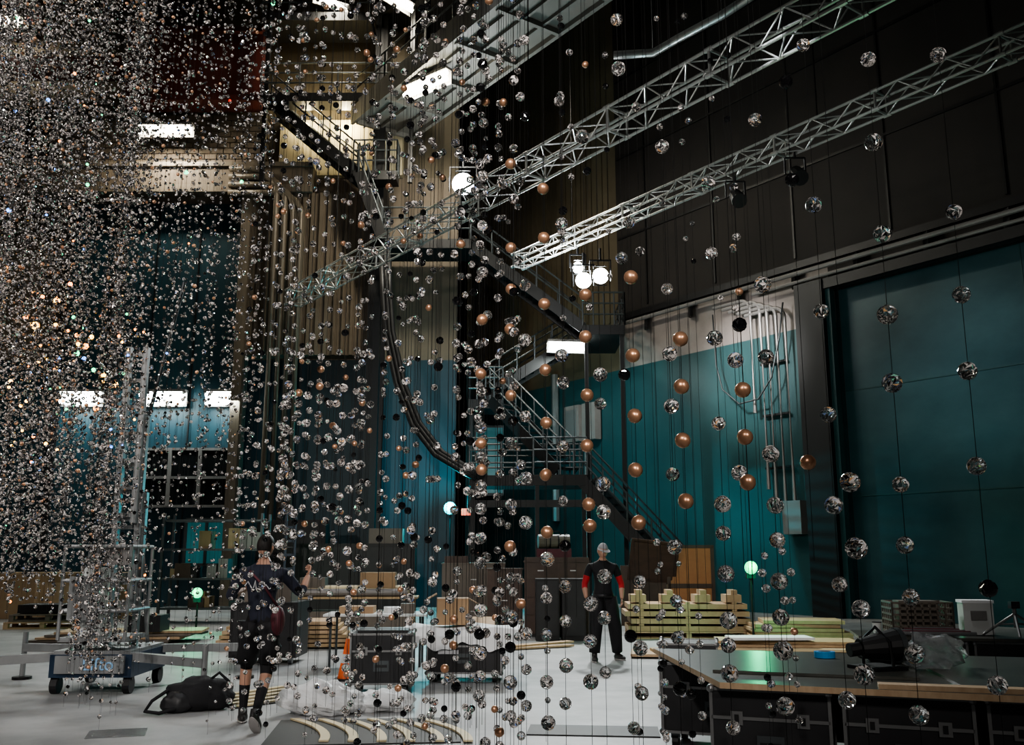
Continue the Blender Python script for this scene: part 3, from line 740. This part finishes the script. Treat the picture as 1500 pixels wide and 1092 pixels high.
for x in(-1.2,1.2):
    for y in(-.35,.35): m.bb(x-.03,x+.03,y-.03,y+.03,0,2.6,'rail_metal')
for i in range(14):
    z=random.choice((.35,1.05,1.75)); x=random.uniform(-1,1); h=random.uniform(.2,.5); m.box((x,random.uniform(-.1,.1),z+h/2),(random.uniform(.2,.4),.4,h),random.choice(['cardboard','pine','black_paint','grey_brown','dark_wood','pipe_grey']))
m.build('storage_shelf',(-7.3,23.5,0))
m=MB(); m.bb(-1.6,1.6,0,.6,0,1.9,'black_paint'); m.bb(-1.5,-.1,-.03,0,.1,1.8,'case_panel'); m.bb(.1,1.5,-.03,0,.1,1.8,'case_panel'); m.box((.8,.3,2.1),(.9,.5,.4),'grey_brown'); m.build('equipment_cabinet',(-4.2,25.5,0))
m=MB(); m.bb(-1.0,1.0,0,.6,0,2.6,'dark_metal'); 
for z in(.6,1.2,1.8): m.bb(-.95,.95,-.03,0,z,z+.03,'rail_metal')
m.build('equipment_rack',(-6.4,27.5,0))
m=MB(); pallet(m,0,0,0,1.6,1.2,.15,'pine'); pallet(m,.1,0,.16,1.6,1.2,.15,'grey_brown'); m.box((0,0,.42),(1.2,.8,.18),'dark_metal'); m.build('wooden_pallet',(-10.4,21.8,0),.15)
m=MB(); m.bb(-1.8,1.8,0,.5,0,1.1,'cardboard'); m.bb(-1.85,1.85,-.03,.53,1.1,1.16,'pine'); m.bb(-.4,.4,-.03,0,.2,.9,'pine')
for x in(-1.8,-.6,.6,1.8): m.bb(x-.05,x+.05,-.04,0,0,1.1,'pine')
m.build('plywood_counter',(-11.5,24.5,0))
m=MB()
for y in(0,.3):
    for x in(-.28,.28): m.beam((x,y,0),(x*.7,.15,3.0),.04,.06,'orange_plastic')
for i in range(9): z=.3+i*.3; m.beam((-.28+.01*i,.02*i*.8,z),(.28-.01*i,.02*i*.8,z),.04,.03,'aluminium')
m.build('step_ladder',(-11.6,20.0,0),.3)
m=MB()
for i in range(4): m.box((.15*i,.04*i,.04+i*.05),(2.6,.9,.04),'pine' if i%2 else 'grey_brown',Matrix.Rotation(.05*i,3,'Z'))
m.box((.8,-.1,.35),(.6,.5,.3),'dark_metal'); m.build('board_stack',(-7.6,18.2,0))
m=MB(); m.bb(-.5,.5,-.4,.4,.1,.9,'black_paint'); m.bb(-.45,.45,-.43,-.4,.15,.85,'case_panel'); m.box((0,0,1.05),(.7,.5,.3),'grey_brown')
for x in(-.4,.4): m.tube((x-.03,-.3,.06),(x+.03,-.3,.06),.06,'rail_metal',12)
m.build('tool_cart',(-3.7,14.8,0))

# ---------------------------------------------------------------- lifts
lift=empty('aerial_work_platform',(-4.95,12.0,0),.03)
m=MB()
m.box((0,0,.32),(.95,1.2,.26),'lift_blue'); m.box((0,0,.46),(.9,1.15,.06),'lift_grey')
m.box((0,-.62,.34),(.8,.04,.2),'lift_grey')
for x in(-.42,.42):
    for y in(-.5,.5): m.tube((x-.04,y,.1),(x+.04,y,.1),.1,'black_paint',16); m.box((x,y,.2),(.1,.08,.08),'dark_metal')
for sx in(-1,1):
    for sy in(-1,1):
        a=Vector((sx*.4,sy*.5,.42)); b=Vector((sx*1.45,sy*.95-.1,.40)); m.beam(a,b,.09,.1,'lift_grey'); m.tube(b+Vector((0,0,.2)),b+Vector((0,0,-.36)),.035,'lift_grey',10); m.tube((b.x,b.y,.0),(b.x,b.y,.035),.12,'dark_metal',16)
for i,(w,z0,z1) in enumerate(((.34,.45,2.4),(.28,.9,3.4),(.22,2.0,4.3))):
    y=.30-.09*i
    for x in(-w/2,w/2): m.box((x,y,(z0+z1)/2),(.07,.09,z1-z0),'lift_grey')
    for z in np.arange(z0+.1,z1,.35): m.box((0,y,z),(w,.05,.05),'lift_grey')
m.beam((-.3,.4,.5),(-.12,.3,2.2),.04,.04,'lift_grey'); m.beam((.3,.4,.5),(.12,.3,2.2),.04,.04,'lift_grey')
m.tube((.1,.3,3.2),(.55,.1,5.2),.025,'rail_metal')
m.build('chassis_and_mast',parent=lift)
m=MB()
m.box((0,-.28,.62),(.78,.72,.05),'lift_grey')
for z in(.95,1.3,1.7):
    for a,b in(((-.39,-.64),(.39,-.64)),((-.39,-.64),(-.39,.08)),((.39,-.64),(.39,.08)),((-.39,.08),(.39,.08))): m.tube((*a,z),(*b,z),.022,'lift_grey')
for x in(-.39,0,.39):
    for y in(-.64,.08): m.tube((x,y,.62),(x,y,1.7),.022,'lift_grey')
m.box((.2,-.5,1.6),(.3,.14,.24),'pipe_grey'); m.box((-.12,-.66,1.1),(.35,.03,.5),'lift_grey'); m.tube((-.1,-.4,.65),(-.1,-.4,1.45),.16,'white_plastic',16)
m.build('basket',parent=lift)
def text(body,size,loc,rot,k,parent,name='lettering'):
    c_=bpy.data.curves.new(name,'FONT'); c_.body=body; c_.size=size; c_.extrude=.003; c_.align_x='CENTER'; c_.align_y='CENTER'
    o=bpy.data.objects.new(name,c_); COL.objects.link(o); o.data.materials.append(M[k]); o.location=loc; o.rotation_euler=rot; o.parent=parent; return o
text('Lifto',.2,(.1,-.645,.34),(math.pi/2,0,0),'label_blue',lift)
m=MB(); m.box((0,0,.15),(.5,.6,.2),'lift_blue')
for x in(-.1,.1): m.box((x,0,1.4),(.06,.08,2.4),'lift_blue')
for z in np.arange(.4,2.6,.3): m.box((0,0,z),(.2,.05,.05),'lift_blue')
m.beam((0,-.1,.9),(.0,-.7,.9),.3,.05,'rail_metal'); 
for x in(-.2,.2): m.beam((x,-.1,.1),(x,-.9,.06),.06,.08,'lift_blue')
m.build('material_lift',(-4.9,21.0,0),.2)

# ---------------------------------------------------------------- floor items
bag=empty('backpack',(-3.3,10.35,0),.2)
o=crumple('bag_body',(0,0,0),(.34,.22,.19),'black_cloth',4,amp=.22,smooth=True); o.parent=bag
o=crumple('bag_pocket',(-.2,-.16,0),(.16,.1,.12),'case_panel',8,amp=.15,smooth=True); o.parent=bag
m=MB(); m.path([(-.3,-.1,.22),(-.45,-.15,.12),(-.5,-.22,.03),(-.35,-.3,.02),(-.2,-.25,.05)],.018,'black_cloth',8); m.path([(.1,0,.3),(.2,-.1,.38),(.3,-.05,.28)],.016,'black_cloth',8); m.build('straps',parent=bag)
crumple('plastic_sheeting',(-1.95,10.05,0),(.40,.22,.19),'film_white',12,amp=.3); 
crumple('plastic_sheeting',(-1.35,10.3,0),(.34,.22,.12),'white_cloth',15,amp=.3)
m=MB(); m.box((0,0,.006),(1.7,1.25,.012),'mat_black',Matrix.Rotation(.1,3,'Z'))
for i in range(6):
    x=-.70+i*.25
    pts=[(x+.38-.5*t*t*.9-.05*t,-.56+1.1*t) for t in np.linspace(0,1,10)]
    for j in range(9):
        (xa,ya),(xb,yb)=pts[j],pts[j+1]
        m.add([(xa,ya,.014),(xb,yb,.014),(xb+.085,yb,.014),(xa+.085,ya,.014),(xa,ya,.03),(xb,yb,.03),(xb+.085,yb,.03),(xa+.085,ya,.03)],[(0,1,2,3),(7,6,5,4),(0,4,5,1),(1,5,6,2),(2,6,7,3),(3,7,4,0)],'cream_strip')
m.build('curved_wood_strips',(-1.35,9.1,0))
m=MB(); m.box((0,0,.006),(1.0,1.3,.012),'mat_black')
for i in range(5): m.box((-.4+i*.2,0,.02),(.08,1.2,.016),'cream_strip',Matrix.Rotation(.12,3,'Z'))
m.build('wood_strips',(-2.85,11.2,0),-.75)
m=MB(); m.box((0,0,.006),(1.2,.5,.012),'mat_black',Matrix.Rotation(-.1,3,'Z')); m.build('floor_mat',(.75,9.1,0))
m=MB(); m.box((0,0,.004),(.5,.4,.006),'film',Matrix.Rotation(.3,3,'Z')); m.build('floor_paper',(-3.6,9.0,0))
m=MB()
for i in range(2): m.box((.1*i,.25*i,.03+.03*i),(1.6,.18,.03),'pine',Matrix.Rotation(.5+.2*i,3,'Z'))
m.box((-.9,.5,.2),(.5,.5,.4),'pine',Matrix.Rotation(.6,3,'X')); m.build('plywood_offcuts',(.35,16.8,0))

# ---------------------------------------------------------------- people
def skin_mesh(name,verts,radii,edges,matfn,mats,parent,sub=2,root=0):
    me=bpy.data.meshes.new(name+'_sk'); me.from_pydata(verts,edges,[]); o=bpy.data.objects.new(name+'_sk',me); COL.objects.link(o)
    md=o.modifiers.new('skin','SKIN'); md.use_smooth_shade=True; md.branch_smoothing=.4
    sv=me.skin_vertices[0].data
    for i,r in enumerate(radii):
        sv[i].radius=(r,r) if not hasattr(r,'__len__') else r; sv[i].use_root=(i==root)
    ss=o.modifiers.new('sub','SUBSURF'); ss.levels=sub; ss.render_levels=sub
    dg=bpy.context.evaluated_depsgraph_get(); dg.update()
    nm=bpy.data.meshes.new_from_object(o.evaluated_get(dg)); nm.name=name
    bpy.data.objects.remove(o)
    nm.materials.clear()
    for k in mats: nm.materials.append(M[k])
    if matfn:
        for p in nm.polygons: p.material_index=matfn(p.center)
    for p in nm.polygons: p.use_smooth=True
    ob=bpy.data.objects.new(name,nm); COL.objects.link(ob); ob.parent=parent; return ob
def human(name,loc,rz,J,outfit,head_rot=(0,0,0),cap=False,curl=.5,bulk=1.):
    e=empty(name,loc,rz)
    V=lambda k:Vector(J[k])
    names=['pelvis','belly','chest','upper','neck','head0']
    rad=dict(pelvis=.13*bulk,belly=.135*bulk,chest=.15*bulk,upper=.12*bulk,neck=.058,head0=.054)
    vs=[V(n) for n in names]; rs=[rad[n] for n in names]; ed=[(i,i+1) for i in range(5)]
    bones=[(names[i],vs[i],vs[i+1],'torso' if i<3 else ('collar' if i==3 else 'skin')) for i in range(5)]
    def chain(root,pts,tags):
        pv=root
        for (p,r),tg in zip(pts,tags):
            vs.append(Vector(p)); rs.append(r); ed.append((pv,len(vs)-1)); bones.append((tg,vs[pv],vs[-1],tg)); pv=len(vs)-1
    for s in'LR':
        sh,el,wr=V('sh'+s),V('el'+s),V('wr'+s)
        mid=(sh+el)/2; fm=el+(wr-el)*.3
        chain(3,[(sh,.068*bulk),(mid,.056*bulk),(el,.044*bulk),(fm,.044*bulk),(wr,.028)],['torso','sleeve1','sleeve2','fore1','fore2'])
        hp,kn,an=V('hip'+s),V('kn'+s),V('an'+s)
        back=Vector((0,-.02,0)); lb_=bulk if outfit.get('calf1') else 1
        chain(0,[(hp,.10*bulk),((hp+kn)/2,.085*bulk),(kn,.06*lb_),(kn+(an-kn)*.35+back,.058*lb_),(an,.037*lb_)],['hips','thigh1','thigh2','calf1','calf2'])
    mats=['skin_tone']+list(dict.fromkeys(outfit.values()))
    pr=[(a,b,tag) for _,a,b,tag in bones]
    def mf(c_):
        best=1e9;bt='skin'
        for a,b,tag in pr:
            d=b-a; t=max(0,min(1,(c_-a).dot(d)/d.length_squared)); q=(c_-(a+d*t)).length
            if tag in('torso','hips'): q-=.03
            if q<best: best=q;bt=tag
        if bt=='torso' and c_.z<J['pelvis'][2]+.04: bt='hips'
        if bt=='collar' and c_.z>J['neck'][2]-.02: bt='skin'
        elif bt=='collar': bt='torso'
        k=outfit.get(bt,'skin_tone'); return mats.index(k)
    skin_mesh('body',[tuple(v) for v in vs],rs,ed,mf,mats,e)
    hm=MB(); hc=Vector(J['head']); Rh=Euler(head_rot).to_matrix()
    def fn(p):
        x,y,z=p; q=Vector(p)
        if z<0: f=1-.28*(min(1,-z/.12))**1.5; q.x*=f; 
        if z<-.03 and y>0: q.y*=1.02
        if y<-.02: q.y*=1.06
        q.y+=.026*math.exp(-((x/.014)**2+((z+.018)/.022)**2)) if y>0 else 0
        if y>0:
            q.y-=.010*math.exp(-(((abs(x)-.031)/.015)**2+((z-.006)/.013)**2)); q.y+=.005*math.exp(-((z-.028)/.01)**2)
            q.y+=.008*math.exp(-((x/.02)**2+((z+.095)/.018)**2))
        return Rh@q
    hm.ball(hc,(.077,.094,.118),'skin_tone',40,30,fn)
    for sx in(-1,1):
        hm.ball(hc+Rh@Vector((sx*.031,.078,.005)),.012,'eye_white',10,8); hm.ball(hc+Rh@Vector((sx*.031,.087,.005)),.0055,'eye_dark',8,6)
        hm.ball(hc+Rh@Vector((sx*.078,-.005,-.005)),(.012,.02,.032),'skin_tone',10,8)
        hm.box(hc+Rh@Vector((sx*.031,.090,.028)),(.03,.008,.006),'hair_dark',Rh)
    hm.ball(hc+Rh@Vector((0,.083,-.058)),(.024,.009,.008),'lips',12,6)
    def hf(p):
        q=Vector(p)
        lim=.045 if q.y>.02 else (-.06 if q.y<-.03 else -.0)
        if q.z<lim: q=q*.86
        return Rh@q
    hm.ball(hc+Vector((0,-.004,.006)),(.083,.101,.122),'cap_grey' if cap else 'hair_dark',36,26,hf)
    if cap:
        vsb=[];
        for i in range(13):
            an=math.pi*i/12
            for rr,zz in((.08,.045),(.155,.030)): vsb.append(hc+Rh@Vector((rr*math.cos(an)*(.95 if rr<.1 else .62),rr*math.sin(an)*1.05,zz)))
        fb=[(2*i,2*i+1,2*i+3,2*i+2) for i in range(12)]; hm.add(vsb,fb,'cap_grey')
    hm.build('head',parent=e,smooth=True)
    for s in'LR':
        w=V('wr'+s); d=(w-V('el'+s)).normalized(); sgn=-1 if s=='L' else 1
        palmN=Vector(J.get('palm'+s,(-sgn,0,0))); side=d.cross(palmN).normalized(); palmN=side.cross(d).normalized()
        hv=[w,w+d*.035];hr=[.026,.026];he=[(0,1)]
        L=[.066,.076,.071,.056]
        for i in range(4):
            o_=side*(i-1.5)*.021
            k=w+d*.088+o_; ca=curl
            p1=k+(d*math.cos(ca)+palmN*math.sin(ca))*L[i]*.5; p2=p1+(d*math.cos(ca*2)+palmN*math.sin(ca*2))*L[i]*.45
            hv+=[w+d*.05+o_*.75,k,p1,p2]; hr+=[.0135,.0115,.0095,.0075]; b=len(hv)-4; he+=[(1,b),(b,b+1),(b+1,b+2),(b+2,b+3)]
        t0=w+d*.035+side*-.028+palmN*.006; t1=t0+(d*.7-side*.7+palmN*.3).normalized()*.035; t2=t1+(d*.9-side*.25+palmN*.4).normalized()*.03
        b=len(hv); hv+=[t0,t1,t2]; hr+=[.014,.011,.009]; he+=[(1,b),(b,b+1),(b+1,b+2)]
        skin_mesh('hand_'+s,[tuple(v) for v in hv],hr,he,None,['skin_tone'],e,1)
    for s in'LR':
        a=V('an'+s); fd=Vector(J.get('toe'+s,(0,1,0))).normalized(); sd=fd.cross(Vector((0,0,1))).normalized(); up=sd.cross(fd)
        Rs=Matrix((sd,fd,up)).transposed(); sm=MB()
        def sf(p):
            q=Vector(p); t=(q.y+.14)/.28
            q.x*=.8+.3*math.sin(min(1,t)*math.pi*.75); 
            if q.z>0: q.z*=(1.25-.85*max(0,t-.25)) if t>.25 else 1.25
            q.z=max(q.z,-.035); return Rs@q
        c_=a+fd*.055-up*.045
        sm.ball(c_,(.046,.145,.05),'shoe',20,14,sf)
        sm.ball(c_-up*.03,(.048,.148,.018),'shoe_sole',20,8,lambda p:Rs@Vector((p.x*(.8+.3*math.sin(min(1,(p.y+.14)/.28)*math.pi*.75)),p.y,p.z)))
        sm.tube(a-up*.04,a+Vector((0,0,.05)),.045,'shoe' ,14,.043)
        sm.build('shoe_'+s,parent=e,smooth=True)
    return e
J1=dict(pelvis=(0,0,.96),belly=(0,.0,1.09),chest=(0,.0,1.27),upper=(0,-.01,1.42),neck=(0,.0,1.52),head0=(0,.02,1.59),head=(0,.035,1.66),
 shL=(-.20,-.01,1.42),shR=(.20,-.01,1.42),elL=(-.31,-.03,1.14),elR=(.29,-.02,1.14),wrL=(-.27,.12,.92),wrR=(.30,.14,.94),
 hipL=(-.10,0,.91),hipR=(.10,0,.91),knL=(-.17,.05,.50),knR=(.15,.10,.50),anL=(-.24,-.10,.085),anR=(.18,.12,.085),palmL=(1,.2,0),palmR=(-1,.2,0),toeL=(-.4,1,0),toeR=(.15,1,0))
w1=human('standing_man',(1.42,15.0,0),math.pi+.15,J1,dict(torso='black_cloth',collar='black_cloth',sleeve1='black_cloth',sleeve2='red_cloth',fore1='red_cloth',hips='black_cloth',thigh1='black_cloth',thigh2='black_cloth',calf1='black_cloth',calf2='black_cloth'),(-.35,0,.2),cap=True,curl=.45,bulk=1.12)
m=MB()
for h,k_,a_ in(((-.09,0,.95),(-.17,.05,.50),(-.235,-.09,.13)),((.09,0,.95),(.15,.10,.50),(.178,.12,.13))):
    h,k_,a_=Vector(h),Vector(k_),Vector(a_); m.path([h,h+(k_-h)*.5,k_,k_+(a_-k_)*.5,a_],.128,'black_cloth',18,.082)
m.tube((0,0,.95),(0,0,1.0),.175,'dark_metal',20,.172)
m.build('trousers',parent=w1,smooth=True)
J2=dict(pelvis=(0,0,.95),belly=(0,.01,1.09),chest=(0,.02,1.28),upper=(0,.03,1.43),neck=(.0,.045,1.53),head0=(0,.07,1.60),head=(.0,.09,1.68),
 shL=(-.20,.03,1.42),shR=(.20,.03,1.42),elL=(-.33,.12,1.19),elR=(.36,.10,1.22),wrL=(-.22,.36,1.26),wrR=(.40,.33,1.40),
 hipL=(-.10,0,.90),hipR=(.10,0,.90),knL=(-.15,.24,.52),knR=(.08,-.02,.47),anL=(-.17,.28,.09),anR=(.05,-.36,.17),palmL=(1,0,.2),palmR=(-1,0,.3),toeL=(-.15,1,0),toeR=(.1,.75,-.65))
w2=human('walking_man',(-2.42,9.3,0),.1,J2,dict(torso='navy_cloth',collar='navy_cloth',sleeve1='navy_cloth',sleeve2='navy_cloth',fore1='navy_cloth',hips='black_cloth',thigh1='black_cloth',thigh2='black_cloth',calf2='black_cloth'),(-.15,0,-.25),cap=False,curl=.9,bulk=1.08)
m=MB()
for sx,kn in((-1,(-.145,.17,.60)),(1,(.09,-.01,.58))):
    m.path([(sx*.085,0,.97),(sx*.095,.0,.88),(sx*.105,kn[1]*.5,.74),kn],.122,'black_cloth',18,.10)
m.build('shorts',parent=w2,smooth=True)
m=MB()
m.path([(-.14,-.155,1.31),(-.11,-.160,1.35),(-.08,-.162,1.30),(-.06,-.164,1.27),(-.04,-.165,1.36),(-.03,-.165,1.28),(0,-.166,1.31),(.03,-.165,1.28),(.06,-.164,1.32),(.09,-.162,1.28),(.13,-.156,1.30)],.006,'white_print',6)
m.build('shirt_mark',parent=w2)
m=MB(); m.ball((.17,-.06,.98),(.07,.10,.14),'maroon',14,10); m.path([(.17,-.06,1.1),(.05,-.18,1.3),(-.1,-.15,1.45)],.012,'maroon',6); m.build('waist_bag',parent=w2,smooth=True)

# ---------------------------------------------------------------- world
w=bpy.data.worlds.new('world'); scene.world=w; w.use_nodes=True
w.node_tree.nodes['Background'].inputs[0].default_value=(.6,.75,.8,1); w.node_tree.nodes['Background'].inputs[1].default_value=.02
